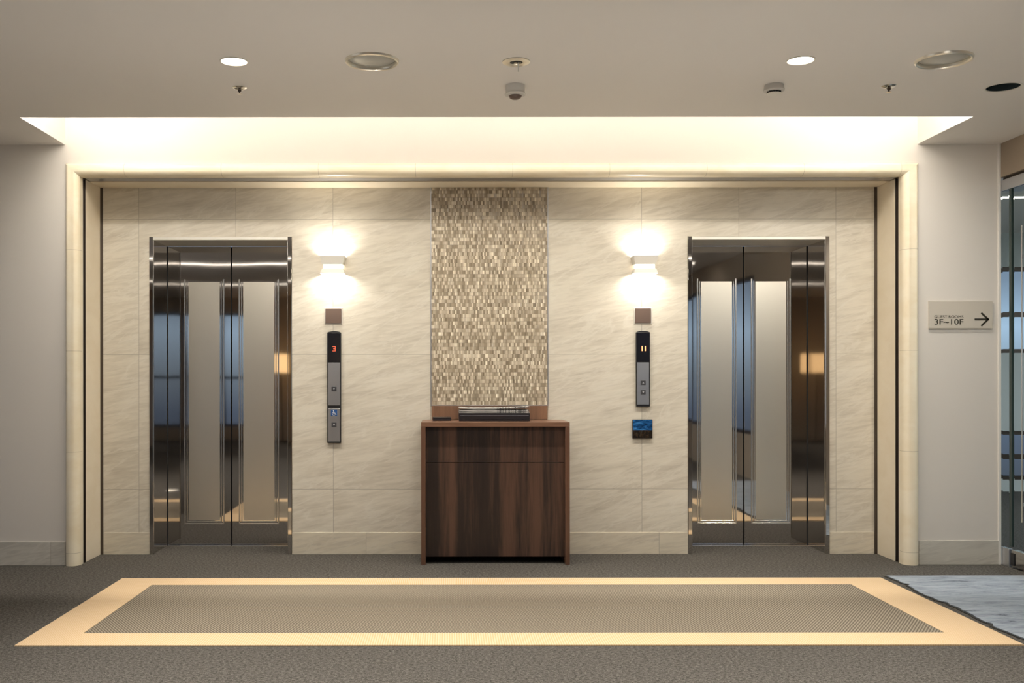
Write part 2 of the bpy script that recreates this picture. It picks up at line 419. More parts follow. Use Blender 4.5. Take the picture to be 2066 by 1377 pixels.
# bull-nosed marble moulding swept round the opening
path = [((OL, 0), (1, 0)), ((OL, ZO), (1, -1)), ((OR, ZO), (-1, -1)), ((OR, 0), (-1, 0))]
prof = [(0, .045)]                          # (across, forward of y = YF) outer back edge first
rr = .040
Wd = ZO-ZP
pr = []
for k in range(11):
    a = PI/2*k/10; pr.append((.034*(1-math.cos(a)), .036*math.sin(a)))
for k in range(1, 13):
    a = PI/2*k/12; pr.append((Wd-.045+.045*math.sin(a), .036-.052*(1-math.cos(a))))
pr = [(0, 0)] + pr[1:] + [(Wd, -.043)]
WdL = XL-OL
b = MB(); rings = []
for (px, pz), (dx, dz) in path:
    ring = []
    for u, v in pr:
        ux = u*(WdL/Wd if dx > 0 else (OR-XR)/Wd)
        ring.append(b.bm.verts.new((px+dx*ux, YF-v, pz+dz*u)))
    ring.append(b.bm.verts.new((px, YF+.043, pz)))
    rings.append(ring)
for r0, r1 in zip(rings, rings[1:]):
    k = len(r0)
    for i in range(k): j = (i+1) % k; b.bm.faces.new((r0[i], r0[j], r1[j], r1[i]))
b.bm.faces.new(rings[0]); b.bm.faces.new(rings[-1][::-1])
bmesh.ops.recalc_face_normals(b.bm, faces=b.bm.faces[:])
struct('trim_6', b, M['cream'], smooth=True)
# shutter guide: dark slot in both reveals and stainless bottom bar in the head
def guide(xa, xb, s):
    b = MB().box(min(xa, xb), max(xa, xb), 6.336, 6.386, 0, ZP)
    return b
sh = empty('fire_shutter', (.28, 6.36, 0))
tag(sh, 'retracted fire shutter: dark side rails and stainless bottom bar in the portal reveal', 'shutter')
def at_empty(o, e):
    o.location = -Vector(e.location) if e.rotation_euler.z == 0 else o.location
g = MB().box(OL+.03, XL-.012, 6.3365, 6.3855, 0, ZP-.001).box(XL-.012, XL-.001, 6.3365, 6.346, 0, ZP-.001).box(XL-.012, XL-.001, 6.376, 6.3855, 0, ZP-.001).build('guide_rail', M['dark_metal'], sh); at_empty(g, sh)
g = MB().box(XR+.012, OR-.03, 6.3365, 6.3855, 0, ZP-.001).box(XR+.001, XR+.012, 6.3365, 6.346, 0, ZP-.001).box(XR+.001, XR+.012, 6.376, 6.3855, 0, ZP-.001).build('guide_rail', M['dark_metal'], sh); at_empty(g, sh)
g = MB().box(XL+.004, XR-.004, 6.352, 6.444, ZP+.001, ZP+.03, .002, 1).build('bottom_bar', M['steel_sat'], sh); at_empty(g, sh)
g = MB().box(XL+.002, XR-.002, 6.335, 6.3515, ZP+.012, ZP+.04).box(XL+.002, XR-.002, 6.4445, 6.461, ZP+.012, ZP+.04).build('slot_lining', M['dark_metal'], sh); at_empty(g, sh)

# side skirtings
b = MB().box(XW, OL-.004, YF-.008, YF, 0, .148, .0015, 1); struct('baseboard_front_left', b, M['side_base'])
b = MB().box(OR+.004, XE-.012, YF-.008, YF, 0, .152, .0015, 1); struct('baseboard_front_right', b, M['side_base'])
# corner bead at the end of the right wall
b = MB().box(XE-.016, XE+.0015, YF-.010, YF+.01, 0, ZC, .002, 1); struct('trim_7', b, M['white_paint'])

# ceiling with the cove slot; fixtures cut in below
CV = (OL-.005, OR, 5.615)
YT = YF
b = MB()
b.box(XW-.1, XE+.1, YR-.1, CV[2], ZC, ZC+.035)
ceil = None
# join the lip pieces as one slab with a notch
b.bm.free(); b = MB()
pts = [(XW-.1, YR-.1), (XE+.14, YR-.1), (XE+.14, YT), (CV[1], YT), (CV[1], CV[2]), (CV[0], CV[2]), (CV[0], YT), (XW-.1, YT)]
lo = [b.bm.verts.new((x, y, ZC)) for x, y in pts]; hi = [b.bm.verts.new((x, y, ZC+.035)) for x, y in pts]
b.bm.faces.new(lo); b.bm.faces.new(hi[::-1])
for i in range(len(pts)):
    j = (i+1) % len(pts); b.bm.faces.new((lo[i], hi[i], hi[j], lo[j]))
bmesh.ops.recalc_face_normals(b.bm, faces=b.bm.faces[:])
ceil = struct('ceiling', b, M['ceiling'])
def bore(target, holes):
    for (cx, cy, r) in holes:
        c = MB().lathe([(0, ZC-.05), (r, ZC-.05), (r, ZC+.1), (0, ZC+.1)], 48, (cx, cy, 0)).build('cutter', M['ceiling'])
        md = target.modifiers.new('bore', 'BOOLEAN'); md.object = c; md.operation = 'DIFFERENCE'; md.solver = 'EXACT'
        dg = bpy.context.evaluated_depsgraph_get(); me = bpy.data.meshes.new_from_object(target.evaluated_get(dg))
        target.modifiers.clear(); target.data = me; bpy.data.objects.remove(c)
HX = [(-.988, 4.614, .060), (1.635, 4.607, .060), (-.348, 4.607, .112), (2.290, 4.592, .112), (2.815, 5.043, .080)]
bore(ceil, HX)
# plenum over the lobby so no light leaks in
b = MB()
b.box(XW-.1, XE+.14, YR-.1, YT, 3.02, 3.06)
b.box(CV[0]-.03, CV[1]+.03, CV[2]-.03, CV[2]+.0, ZC+.035, 3.02)
b.box(CV[0]-.03, CV[0], CV[2], YT, ZC+.035, 3.02); b.box(CV[1], CV[1]+.03, CV[2], YT, ZC+.035, 3.02)
b.box(CV[0], CV[1], CV[2], YT, 2.99, 3.02)
struct('ceiling_cove', b, M['white_paint'])
b = MB()
b.box(XE+.14, 8.2, 4.4, 10.3, ZC, ZC+.05); struct('ceiling_side', b, M['ceiling'])

# left, rear, right walls
LW = (.5, 4.5)
b = MB().box(XW-.1, XW, YR-.1, LW[0], 0, 3.06); b.box(XW-.1, XW, LW[1], YB+.35, 0, 3.06); b.box(XW-.1, XW, LW[0], LW[1], 0, .45); b.box(XW-.1, XW, LW[0], LW[1], 2.45, 3.06)
struct('wall_left', b, M['rear_wall'])
b = MB()   # rear wall with windows
W1 = [(-4.95, -3.4), (1.0, 2.4)]
x = XW
WZ = (.25, 2.35)
for a, c in W1:
    b.box(x, a, YR-.1, YR, 0, 3.06); b.box(a, c, YR-.1, YR, 0, WZ[0]); b.box(a, c, YR-.1, YR, WZ[1], 3.06); x = c
b.box(x, XE+.14, YR-.1, YR, 0, 3.06)
struct('wall_rear', b, M['rear_wall'])
b = MB()   # right wall towards the viewpoint, one window
RW = (-2.2, 2.6)
b.box(XE, XE+.14, YR, RW[0], 0, 3.06); b.box(XE, XE+.14, RW[1], 4.4, 0, 3.06)
b.box(XE, XE+.14, RW[0], RW[1], 0, .5); b.box(XE, XE+.14, RW[0], RW[1], 2.35, 3.06)
struct('wall_right', b, M['rear_wall'])
b = MB().box(XE, XE+.14, 4.4, YF-.0005, 2.437, ZC)
struct('wall_right_header', b, M['header'])
wn = 0
def window(x0, x1, y0, y1, z0, z1, mull=1):
    global wn; wn += 1
    e_ = empty('window_%d' % wn, ((x0+x1)/2, (y0+y1)/2, z0)); e_['kind'] = 'structure'
    cx, cy = (x0+x1)/2, (y0+y1)/2; f = .04
    b = MB()
    if y1-y0 < .3:
        h = (x1-x0)/2
        b.box(-h, -h+f, -.03, .03, 0, z1-z0); b.box(h-f, h, -.03, .03, 0, z1-z0); b.box(-h+f, h-f, -.03, .03, 0, f); b.box(-h+f, h-f, -.03, .03, z1-z0-f, z1-z0)
        for k in range(mull): xm = -h+(2*h)*(k+1)/(mull+1); b.box(xm-.02, xm+.02, -.03, .03, f, z1-z0-f)
        b.box(-h+f, h-f, -.02, .02, (z1-z0)*.42, (z1-z0)*.42+.05)
        gq = MB().box(-h+f, h-f, -.003, .003, f, z1-z0-f)
    else:
        h = (y1-y0)/2
        b.box(-.03, .03, -h, -h+f, 0, z1-z0); b.box(-.03, .03, h-f, h, 0, z1-z0); b.box(-.03, .03, -h+f, h-f, 0, f); b.box(-.03, .03, -h+f, h-f, z1-z0-f, z1-z0)
        for k in range(mull): ym = -h+(2*h)*(k+1)/(mull+1); b.box(-.03, .03, ym-.02, ym+.02, f, z1-z0-f)
        gq = MB().box(-.003, .003, -h+f, h-f, f, z1-z0-f)
    b.build('window_frame', M['dark_metal'], e_); gq.build('pane', M['glass'], e_)
    return e_
for a, c in W1: window(a, c, YR-.08, YR-.02, *WZ)
window(XE+.04, XE+.10, RW[0], RW[1], .5, 2.35, 2)
window(XW-.08, XW-.04, LW[0], LW[1], .45, 2.45, 3)  # unseen left window, added along with the ceiling fill
# room beyond the glass door on the right
b = MB(); b.box(8.1, 8.2, 4.4, 10.3, 0, ZC); b.box(XE+.14, 8.1, 4.3, 4.4, 0, ZC)
b.box(3.3, 4.9, 10.2, 10.3, 0, ZC); b.box(7.2, 8.1, 10.2, 10.3, 0, ZC); b.box(4.9, 7.2, 10.2, 10.3, 2.3, ZC); b.box(4.9, 7.2, 10.2, 10.3, 0, .12)
b.box(4.9, 7.2, 10.2, 10.3, .62, 1.42)
b.box(3.3, XE, YB+.35, 10.2, 0, ZC)
struct('wall_far', b, m_paper('far_wall_paint', (.5, .52, .50)))
window(4.9, 7.2, 10.22, 10.28, 1.42, 2.3, 3); window(4.9, 7.2, 10.22, 10.28, .12, .62, 3)

# ------------------------------------------------------------------ lift doors
def lift(idx, x0, x1, label):
    e_ = empty('door_%d' % idx, ((x0+x1)/2, YD, 0)); e_['kind'] = 'structure'; e_['label'] = label
    h = (x1-x0)/2; ya = YB-.010-YD; f = FR-.001
    # frame: jambs and head, one folded stainless piece each
    for s in (-1, 1):
        j = MB().box(min(s*h, s*(h+f)), max(s*h, s*(h+f)), ya, .0, 0, ZE+.022, .0015, 1).build('door_jamb', M['steel'], e_)
        MB().box(min(s*(h-.003), s*h), max(s*(h-.003), s*h), ya+.01, ya+.0135, .0, ZE, 0).build('jamb_edge', M['steel_edge'], j)
    MB().box(-h, h, ya, 0, ZE, ZE+.022, .0015, 1).build('door_head', M['steel_head'], e_)
    MB().box(-h, h, -.045, .028, -.002, .006, .001, 1).box(-h, h, -.047, -.045, 0, .004).build('sill', M['steel_edge'], e_)
    for s in (-1, 1):
        a, c = (-h-.03, -.0045) if s < 0 else (.0045, h+.03)
        a = max(a, -h+.0005); c = min(c, h-.0005)
        lf = MB().box(a, c, .0, .03, .008, ZE-.001, .001, 1).build('door_leaf', M['steel'], e_)
        # etched field framed by polished beads
        p0, p1 = (a+.116, c-.046) if s < 0 else (a+.046, c-.116)
        z0, z1 = .150, 1.852
        MB().box(p0+.032, p1-.032, -.0012, .0, z0+.03, z1).build('etched_panel', M['steel_etched'], lf)
        q = MB()
        for g0, wd in ((0, .010), (.018, .007)):
            q.box(p0+g0, p0+g0+wd, -.004, 0, z0+g0, z1+.02-g0, .0015, 2); q.box(p1-g0-wd, p1-g0, -.004, 0, z0+g0, z1+.02-g0, .0015, 2)
            q.box(p0+g0+wd, p1-g0-wd, -.004, 0, z0+g0, z0+g0+wd, .0015, 2)
        q.build('panel_bead', M['steel_edge'], lf)
    for s in (-1, 1): MB().box(min(s*h, s*(h-.0035)), max(s*h, s*(h-.0035)), -.008, -.0005, .006, ZE-.001).build('gasket', M['rubber'], e_)  # dark strip standing in for the shaded gap between leaf and jamb
    MB().box(-h, h, .031, .05, 0, ZE).build('shaft_backing', M['dark_hole'], e_)
    return e_
lift(1, *E1, 'stainless steel lift door on the left, beside the taller call panel')
lift(2, *E2, 'stainless steel lift door on the right, near the arrow sign')

# ------------------------------------------------------------------ mosaic strip and wooden ledge board
kx = YB/F
mx0, mx1 = (869-VX)*kx, (1106-VX)*kx
zb = CH+(VY-817)*kx
pm = MB().box(mx0+.005, mx1-.005, YB-.008, YB-.0005, zb, ZP-.001).build('mosaic_panel', M['mosaic'])
tag(pm, 'tall strip of narrow beige shell mosaic tiles on the wall above the desk', 'mosaic')
q = MB().box(mx0, mx0+.005, YB-.012, YB-.0005, zb-.003, ZP-.001); q.box(mx1-.005, mx1, YB-.012, YB-.0005, zb-.003, ZP-.001)
q.box(mx0+.005, mx1-.005, YB-.010, YB-.0005, zb-.003, zb).build('edge_trim', M['steel_sat'], pm)
wb = MB().box(mx0+.006, mx1-.006, YB-.016, YB-.0005, .9005, zb-.003, .001, 1).build('wooden_splashboard', M['walnut_back'])
tag(wb, 'low walnut board on the wall between desk top and mosaic', 'board')

# ------------------------------------------------------------------ desk
kf = YF/F
dx0, dx1 = (849.5-VX)*kf, (1149.5-VX)*kf
dk = empty('console_desk', ((dx0+dx1)/2, YF+.19, 0)); tag(dk, 'dark walnut waterfall desk against the wall below the mosaic strip', 'desk')
h = (dx1-dx0)/2; y0, y1 = -.19, YB-.0165-(YF+.19); T = .028
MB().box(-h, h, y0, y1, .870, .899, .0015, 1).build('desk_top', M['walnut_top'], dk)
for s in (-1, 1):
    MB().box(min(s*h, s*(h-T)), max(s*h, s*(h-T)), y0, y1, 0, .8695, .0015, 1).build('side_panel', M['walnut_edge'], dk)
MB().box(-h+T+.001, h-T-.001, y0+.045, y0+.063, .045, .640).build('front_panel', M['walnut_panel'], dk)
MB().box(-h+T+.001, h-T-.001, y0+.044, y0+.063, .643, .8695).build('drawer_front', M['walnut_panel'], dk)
MB().box(-h+T+.001, h-T-.001, y0+.12, y0+.135, .03, .06).build('stretcher', M['dark_metal'], dk)

# tray with newspapers
kt = 6.42/F
tx0, tx1 = (926-VX)*kt, (1069-VX)*kt; tc_ = ((tx0+tx1)/2, 6.52); hw = (tx1-tx0)/2; ZT_ = .8995
tr = empty('newspaper_tray', (*tc_, ZT_)); tag(tr, 'black newspaper tray on the desk top under folded newspapers', 'tray')
MB().box(-hw, hw, -.105, .105, 0, .010, .002, 1).build('tray_base', M['tray'], tr)
q = MB().box(-hw, hw, -.105, -.097, .0105, .052, .002, 1); q.box(-hw, hw, .097, .105, .0105, .052, .002, 1)
q.build('tray_wall', M['tray'], tr)
for s in (-1, 1): MB().box(min(s*hw, s*(hw-.008)), max(s*hw, s*(hw-.008)), -.0965, .0965, .0105, .052, .002, 1).build('tray_end', M['tray'], tr)
MB().box(-hw+.006, hw-.008, -.1062, -.1052, .036, .0385).build('tray_line', M['steel_sat'], tr)
# stack of folded papers, each one a curled folded sheet
def newspaper(z, hx, hy, th, droop, lift_, rz, mt, lab):
    bm = bmesh.new(); nx = 14
    top, bot = [], []
    for i in range(nx+1):
        u = -1+2*i/nx
        zz = lift_*max(0, (u+.2)/1.2)**1.6 + droop*max(0, -u-.6)/.4
        top.append([bm.verts.new((u*hx, s*hy, zz+th*(1-.15*abs(u)))) for s in (-1, 1)])
        bot.append([bm.verts.new((u*hx, s*hy, zz)) for s in (-1, 1)])
    for i in range(nx):
        bm.faces.new((top[i][0], top[i+1][0], top[i+1][1], top[i][1])); bm.faces.new((bot[i][0], bot[i][1], bot[i+1][1], bot[i+1][0]))
        bm.faces.new((bot[i][0], bot[i+1][0], top[i+1][0], top[i][0])); bm.faces.new((bot[i][1], top[i][1], top[i+1][1], bot[i+1][1]))
    bm.faces.new((bot[0][0], top[0][0], top[0][1], bot[0][1])); bm.faces.new((bot[nx][0], bot[nx][1], top[nx][1], top[nx][0]))
    bmesh.ops.recalc_face_normals(bm, faces=bm.faces[:])
    b = MB(); b.bm.free(); b.bm = bm
    o = b.build('newspaper', mt, None, False, (tc_[0]-.002, tc_[1]-.006, z)); o.rotation_euler.z = rz
    return tag(o, lab, 'newspaper', 'newspapers in the tray')
newspaper(ZT_+.0535, hw-.002, .094, .009, .000, .000, 0, M['news'], 'folded newspaper at the bottom of the pile, lying in the black tray')
newspaper(ZT_+.064, hw-.004, .090, .009, .000, .001, .012, M['news'], 'folded newspaper in the middle of the pile on the black tray')
newspaper(ZT_+.0765, hw-.001, .092, .007, .006, .012, -.006, M['news'], 'topmost folded newspaper of the pile, its right end curled up')
# small dark box
kk = 6.5/F; bx = ((873-VX)*kk, (910-VX)*kk)
nb = empty('card_box', ((bx[0]+bx[1])/2, 6.53, ZT_)); tag(nb, 'small flat black box on the left end of the desk top', 'box')
hb = (bx[1]-bx[0])/2
MB().box(-hb, hb, -.04, .04, 0, .016, .002, 1).build('box_body', M['tray'], nb)
MB().box(-hb-.001, hb+.001, -.041, .041, .0165, .022, .002, 1).build('lid', M['black'], nb)

# ------------------------------------------------------------------ wall fixtures
def P(px, py, y): return Vector(((px-VX)*y/F, y, CH+(VY-py)*y/F))
def sconce(px, label):
    zt, zbm = 1.984, 1.868
    ctr = P(px, 532, 6.62); e_ = empty('wall_sconce', (ctr.x, YB, zbm))
    tag(e_, label, 'wall light', 'white up-and-down wall lights beside the lift doors')
    H = zt-zbm
    d = .105
    MB().box(-.045, .045, -.014, -.0005, .02, H-.02, .002, 1).build('back_plate', M['fixture_white'], e_)
    # open-topped tapered upper shade
    q = MB(); t = .004
    def wall(a0, a1, b0, b1):   # side wall strips between top rect and bottom rect
        pass
    wt, wb_, dt, db = .082, .068, d, d-.014
    z0, z1 = H-.056, H
    o4 = [(-wt, -dt), (wt, -dt), (wt, -.001), (-wt, -.001)]; o4b = [(-wb_, -db), (wb_, -db), (wb_, -.001), (-wb_, -.001)]
    def shell(topo, boto, z0, z1, name, m):
        bm = bmesh.new(); sh_ = lambda r, k: [(x*(1-k/abs(x)) if x else x, y+(k if y < -.01 else -.002)) for x, y in r]
        ti, bi = sh_(topo, t), sh_(boto, t)
        V = [[bm.verts.new((x, y, z)) for x, y in r] for r, z in ((boto, z0), (topo, z1), (ti, z1), (bi, z0))]
        for a, c in ((0, 1), (1, 2), (2, 3), (3, 0)):
            for i in range(4):
                j = (i+1) % 4; bm.faces.new((V[a][i], V[a][j], V[c][j], V[c][i]))
        bmesh.ops.recalc_face_normals(bm, faces=bm.faces[:])
        b = MB(); b.bm.free(); b.bm = bm
        return b.build(name, m, e_)
    shell(o4, o4b, z0, z1, 'upper_shade', M['fixture_white'])
    l4t = [(-wb_, -db), (wb_, -db), (wb_, -.001), (-wb_, -.001)]; l4b = [(-wt, -dt), (wt, -dt), (wt, -.001), (-wt, -.001)]
    shell(l4t, l4b, 0, .032, 'lower_shade', M['fixture_white'])
    MB().box(-wb_+.006, wb_-.006, -db+.006, -.016, .030, z0+.004, .002, 1).build('diffuser', M['sconce_glow'], e_)
    light('sconce_up', 'AREA', (0, -.052, z0+.012), 2.6, (1, .95, .86), (PI, 0, 0), .11, .07, e_)
    light('sconce_down', 'AREA', (0, -.052, .022), 2.6, (1, .95, .86), (0, 0, 0), .11, .07, e_)
    return e_
sconce(672.5, 'white up-and-down wall light right of the left lift door')
sconce(1300, 'white up-and-down wall light left of the right lift door')

def plate(px, lab):
    c = P(px, 637, YB); e_ = empty('indicator_plate', (c.x, YB, c.z)); tag(e_, lab, 'plate', 'brown square plates above the call panels')
    MB().box(-.060, .060, -.0035, -.0005, -.056, .056, .001, 1).build('surround', M['fixture_white'], e_)
    MB().box(-.0535, .0535, -.010, -.0036, -.0485, .0485, .0015, 2).build('cover', M['brown_plate'], e_)
plate(673, 'square brown wall plate above the call panel showing 3')
plate(1297, 'square brown wall plate above the call panel showing 11')

SEG = {'3': 'abcdg', '1': 'bc'}
def digit(ch, cx, cz, hw_, hh, wd, y0, y1, mb):
    p = {'a': [(-hw_, hh), (hw_, hh)], 'b': [(hw_, hh), (hw_, 0)], 'c': [(hw_, 0), (hw_, -hh)], 'd': [(hw_, -hh), (-hw_, -hh)], 'g': [(-hw_*.4, 0), (hw_, 0)]}
    off = -hw_ if ch == '1' else 0
    for s in SEG[ch]: mb.line([(cx+a+off, cz+c) for a, c in p[s]], wd, y0, y1)
def call_panel(px, ytop, ybot, cells, text, led, lab, marks):
    t_, b_ = P(px, ytop, YB-.02), P(px, ybot, YB-.02)
    e_ = empty('call_panel', (t_.x, YB, b_.z)); tag(e_, lab, 'lift call panel'); H = t_.z-b_.z; hw_ = .0455
    zz = lambda py: CH+(VY-py)*(YB-.02)/F-b_.z
    pts = [(-hw_, 0), (hw_, 0), (hw_, H-.008)] + [(hw_-.012-(2*hw_-.024)*k/8, H-.002+.0035*math.sin(PI*k/8)) for k in range(9)] + [(-hw_, H-.008)]
    MB().prism(pts, -.020, -.0005).build('housing', M['black'], e_)
    zd = zz(730)
    MB().box(-hw_+.003, hw_-.003, -.0225, -.0203, zd+.002, H-.010, .001, 1).build('display', M['display'], e_)
    q = MB()
    cz = zz(703)
    if text == '3': digit('3', 0, cz, .0085, .0145, .0045, -.0238, -.0226, q)
    else:
        digit('1', -.0065, cz, .004, .0145, .0065, -.0238, -.0226, q); digit('1', .0145, cz, .004, .0145, .0065, -.0238, -.0226, q)
    q.build('floor_number', led, e_)
    for (ya, yb) in cells:
        MB().box(-hw_+.006, hw_-.006, -.0222, -.0203, zz(yb), zz(ya), .001, 1).build('face_plate', M['steel_sat'], e_)
    for kind, py in marks:
        z = zz(py)
        if kind == 'wheelchair':
            k = MB().box(-.021, .021, -.0238, -.0224, z-.021, z+.021).build('wheelchair_sign', M['blue_plate'], e_)
            w_ = MB()
            w_.line([(-.004, z+.010), (-.003, z-.003), (.007, z-.003), (.011, z-.013), (.015, z-.012)], .0035, -.0246, -.0239)
            w_.line([(-.003, z+.004), (.006, z+.004)], .003, -.0246, -.0239)
            w_.line([(-.001+.011*math.cos(a), z-.006+.011*math.sin(a)) for a in [math.radians(120+25*i) for i in range(10)]], .003, -.0246, -.0239)
            w_.lathe([(0, 0), (.0036, 0), (.0036, .0008), (0, .0008)], 12, (-.004, -.0246, z+.0145), 'y')
            w_.build('pictogram', M['white_mark'], k)
        else:
            k = MB().box(-.0165, .0165, -.0268, -.0224, z-.0155, z+.0155, .002, 2).build('button', M['button'], e_)
            s = 1 if kind == 'up' else -1
            MB().prism([(-.007, z-s*.005), (.007, z-s*.005), (0, z+s*.006)], -.0274, -.0269).build('arrow_mark', M['button_mark'], k)
    return e_
call_panel(674, 668, 893, [(731, 817), (823, 890)], '3', M['led_red'], 'tall black and grey lift call panel with display 3 and wheelchair sign', [('down', 784), ('wheelchair', 832), ('down', 856)])
call_panel(1297.5, 668, 820, [(731, 816)], '11', M['led_orange'], 'shorter black and grey lift call panel with display 11 and two buttons', [('up', 772), ('down', 791)])
c = P(1296, 865, YB-.01); e_ = empty('picture_tile', (c.x, YB, c.z)); tag(e_, 'small glossy square panel with blue and brown streaks below the shorter call panel', 'panel')
MB().box(-.0665, .0665, -.018, -.0005, -.0630, .0630, .002, 1).build('panel_body', M['black'], e_)
MB().box(-.064, .064, -.0195, -.0182, -.0605, .0605).build('picture_face', M['picture'], e_)

# ------------------------------------------------------------------ direction sign
a, c = P(1872.5, 608, YF), P(2000.5, 664, YF)
e_ = empty('direction_sign', ((a.x+c.x)/2, YF, (a.z+c.z)/2)); tag(e_, 'beige guest rooms sign with black arrow on the wall right of the portal', 'sign')
hx, hz = (c.x-a.x)/2, (a.z-c.z)/2
MB().box(-hx, hx, -.014, -.0005, -hz, hz, .001, 1).build('sign_plate', M['sign'], e_)
MB().box(-hx+.001, hx-.001, -.0155, -.0142, -hz+.004, hz-.002, .0006, 1).build('sign_face', M['sign'], e_)
def text(s, x, z, size, y, m, name, parent, width=None, bold=0):
    cu = bpy.data.curves.new(name, 'FONT'); cu.body = s; cu.size = size; cu.extrude = .0004; cu.offset = bold; cu.align_x = 'LEFT'
    o = bpy.data.objects.new(name, cu); C.objects.link(o)
    dg = bpy.context.evaluated_depsgraph_get(); me = bpy.data.meshes.new_from_object(o.evaluated_get(dg)); bpy.data.objects.remove(o)
    me.materials.clear(); me.materials.append(m)
    xs_ = [v.co.x for v in me.vertices]; w0 = max(xs_)-min(xs_); sx_ = (width/w0) if width else 1
    for v in me.vertices: v.co = Vector(((v.co.x-min(xs_))*sx_, -v.co.z, v.co.y))
    o = bpy.data.objects.new(name, me); C.objects.link(o); o.parent = parent; o.location = (x, y, z)
    return o
lx = (1883-1936.5)*kf
text('GUEST ROOMS', lx, (636-642.5)*kf*1.0, .0245, -.0162, M['ink'], 'sign_text', e_, 58*kf)
text('3F~10F', lx, (636-655.5)*kf, .050, -.0162, M['ink'], 'sign_text', e_, 58*kf, .0004)
q = MB(); ax = lambda px: (px-1936.5)*kf; az = lambda py: (636-py)*kf
q.line([(ax(1965), az(645)), (ax(1989), az(645))], .0115, -.0168, -.0157)
q.line([(ax(1978), az(633)), (ax(1991), az(645)), (ax(1978), az(657.5))], .0115, -.0168, -.0157)
q.build('arrow', M['ink'], e_)

# ------------------------------------------------------------------ ceiling fixtures
def C_(px, py):
    y = (ZC-CH)*F/(VY-py); return Vector(((px-VX)*y/F, y, ZC))
for i, ((x, y, _r), lab, aim) in enumerate(((HX[0], 'lit round downlight left of the left ceiling speaker', (-.70, 4.45)), (HX[1], 'lit round downlight on the right side of the ceiling', (1.28, 4.45)))):
    e_ = empty('downlight', (x, y, ZC)); tag(e_, lab, 'downlight', 'lit downlights in the ceiling')
    MB().lathe([(.0575, 0.0), (.0575, .03), (.0585, .03), (.0585, .0), (.066, -.0005), (.066, -.003), (.060, -.004), (.0575, 0.0)], 48).build('trim_ring', M['fixture_white'], e_, True)
    MB().lathe([(0, .006), (.057, .006), (.057, .012), (0, .012)], 40).build('lamp_lens', M['lens'], e_)
    d = Vector((aim[0]-x, aim[1]-y, -ZC)).normalized()
    sp = light('downlight_beam', 'SPOT', (0, 0, -.008), 255, CW, d.to_track_quat('-Z', 'Y').to_euler(), .045, parent=e_, spot=math.radians(76), blend=1.0)
def speaker(x, y, lab):
    e_ = empty('ceiling_speaker', (x, y, ZC)); tag(e_, lab, 'ceiling speaker', 'round ceiling speakers')
    MB().lathe([(.110, .008), (.110, -.004), (.113, -.010), (.118, -.013), (.1235, -.009), (.1255, -.0005), (.1115, -.0005), (.1115, .008)], 64).build('rim', M['speaker_rim'], e_, True)
    MB().lathe([(0, -.006), (.04, -.005), (.08, -.001), (.104, .004), (.109, .007), (.109, .012), (0, .012)], 64).build('grille', M['speaker_plate'], e_, True)
speaker(HX[2][0], HX[2][1], 'round ceiling speaker between the left downlight and the ceiling plate with hanging pin')
speaker(HX[3][0], HX[3][1], 'round ceiling speaker near the right edge, above the unlit opening')
# round plate with a small socket and pull pin
c = C_(1042, 124); e_ = empty('ceiling_socket', (c.x, c.y, ZC)); tag(e_, 'small round white ceiling plate with dark centre and hanging pin', 'ceiling fixture')
MB().lathe([(.030, -.0005), (.062, -.0005), (.0645, -.002), (.0645, -.0045), (.060, -.007), (.032, -.007), (.030, -.005), (.030, -.0005)], 48).build('plate', M['speaker_rim'], e_, True)
MB().lathe([(0, -.0005), (.030, -.0005), (.030, -.0025), (0, -.0025)], 32).build('socket', M['dark_hole'], e_)
MB().lathe([(0, -.0026), (.010, -.0026), (.010, -.009), (0, -.009)], 16, (-.002, 0, 0)).lathe([(0, -.0026), (.006, -.0026), (.006, -.008), (0, -.008)], 16, (.016, -.002, 0)).build('contact', M['chrome'], e_)
MB().lathe([(0, -.0026), (.003, -.0026), (.003, -.045), (0, -.045)], 10, (.011, .008, 0)).build('pin', M['detector_grey'], e_)
# sprinklers
def sprinkler(px, py, lab):
    c = C_(px, py); e_ = empty('sprinkler', (c.x, c.y, ZC)); tag(e_, lab, 'sprinkler', 'ceiling sprinklers')
    MB().lathe([(.012, -.0005), (.036, -.0005), (.036, -.002), (.022, -.010), (.012, -.011), (.012, -.0005)], 32).build('escutcheon', M['chrome'], e_, True)
    MB().lathe([(0, -.0112), (.009, -.0112), (.009, -.020), (.004, -.022), (.004, -.030), (0, -.030)], 16).build('nozzle', M['dark_metal'], e_, True)
    MB().lathe([(0, -.0302), (.013, -.0302), (.014, -.032), (0, -.032)], 20).build('deflector', M['chrome'], e_, True)
sprinkler(484, 176, 'small ceiling sprinkler below the left downlight')
sprinkler(1794, 174, 'small ceiling sprinkler between the box detector and the unlit opening')
# dome detector
c = C_(1040, 172); e_ = empty('smoke_detector', (c.x, c.y, ZC)); tag(e_, 'grey drum-shaped detector with dark domed underside above the mosaic', 'detector')
MB().lathe([(0, -.0005), (.048, -.0005), (.048, -.040), (.053, -.044), (.053, -.049), (.036, -.053), (0, -.053)], 40).build('drum', M['detector_grey'], e_, True)
MB().lathe([(0, -.0535), (.033, -.0535), (.029, -.063), (.017, -.070), (0, -.072)], 32).build('dome', M['brown_plate'], e_, True)
c = C_(1562, 172); e_ = empty('heat_detector', (c.x, c.y, ZC)); tag(e_, 'white round detector with slotted underside below the right downlight', 'detector')
MB().lathe([(0, -.0005), (.046, -.0005), (.050, -.020), (.052, -.024), (.052, -.029), (.044, -.033), (0, -.033)], 40).build('drum', M['detector_grey'], e_, True)
q = MB()
for k in range(10):
    a = 2*PI*k/10
    q.lathe([(0, -.0332), (.006, -.0332), (.006, -.042), (0, -.042)], 8, (.030*math.cos(a), .030*math.sin(a), 0))
q.build('louvre', M['dark_hole'], e_)
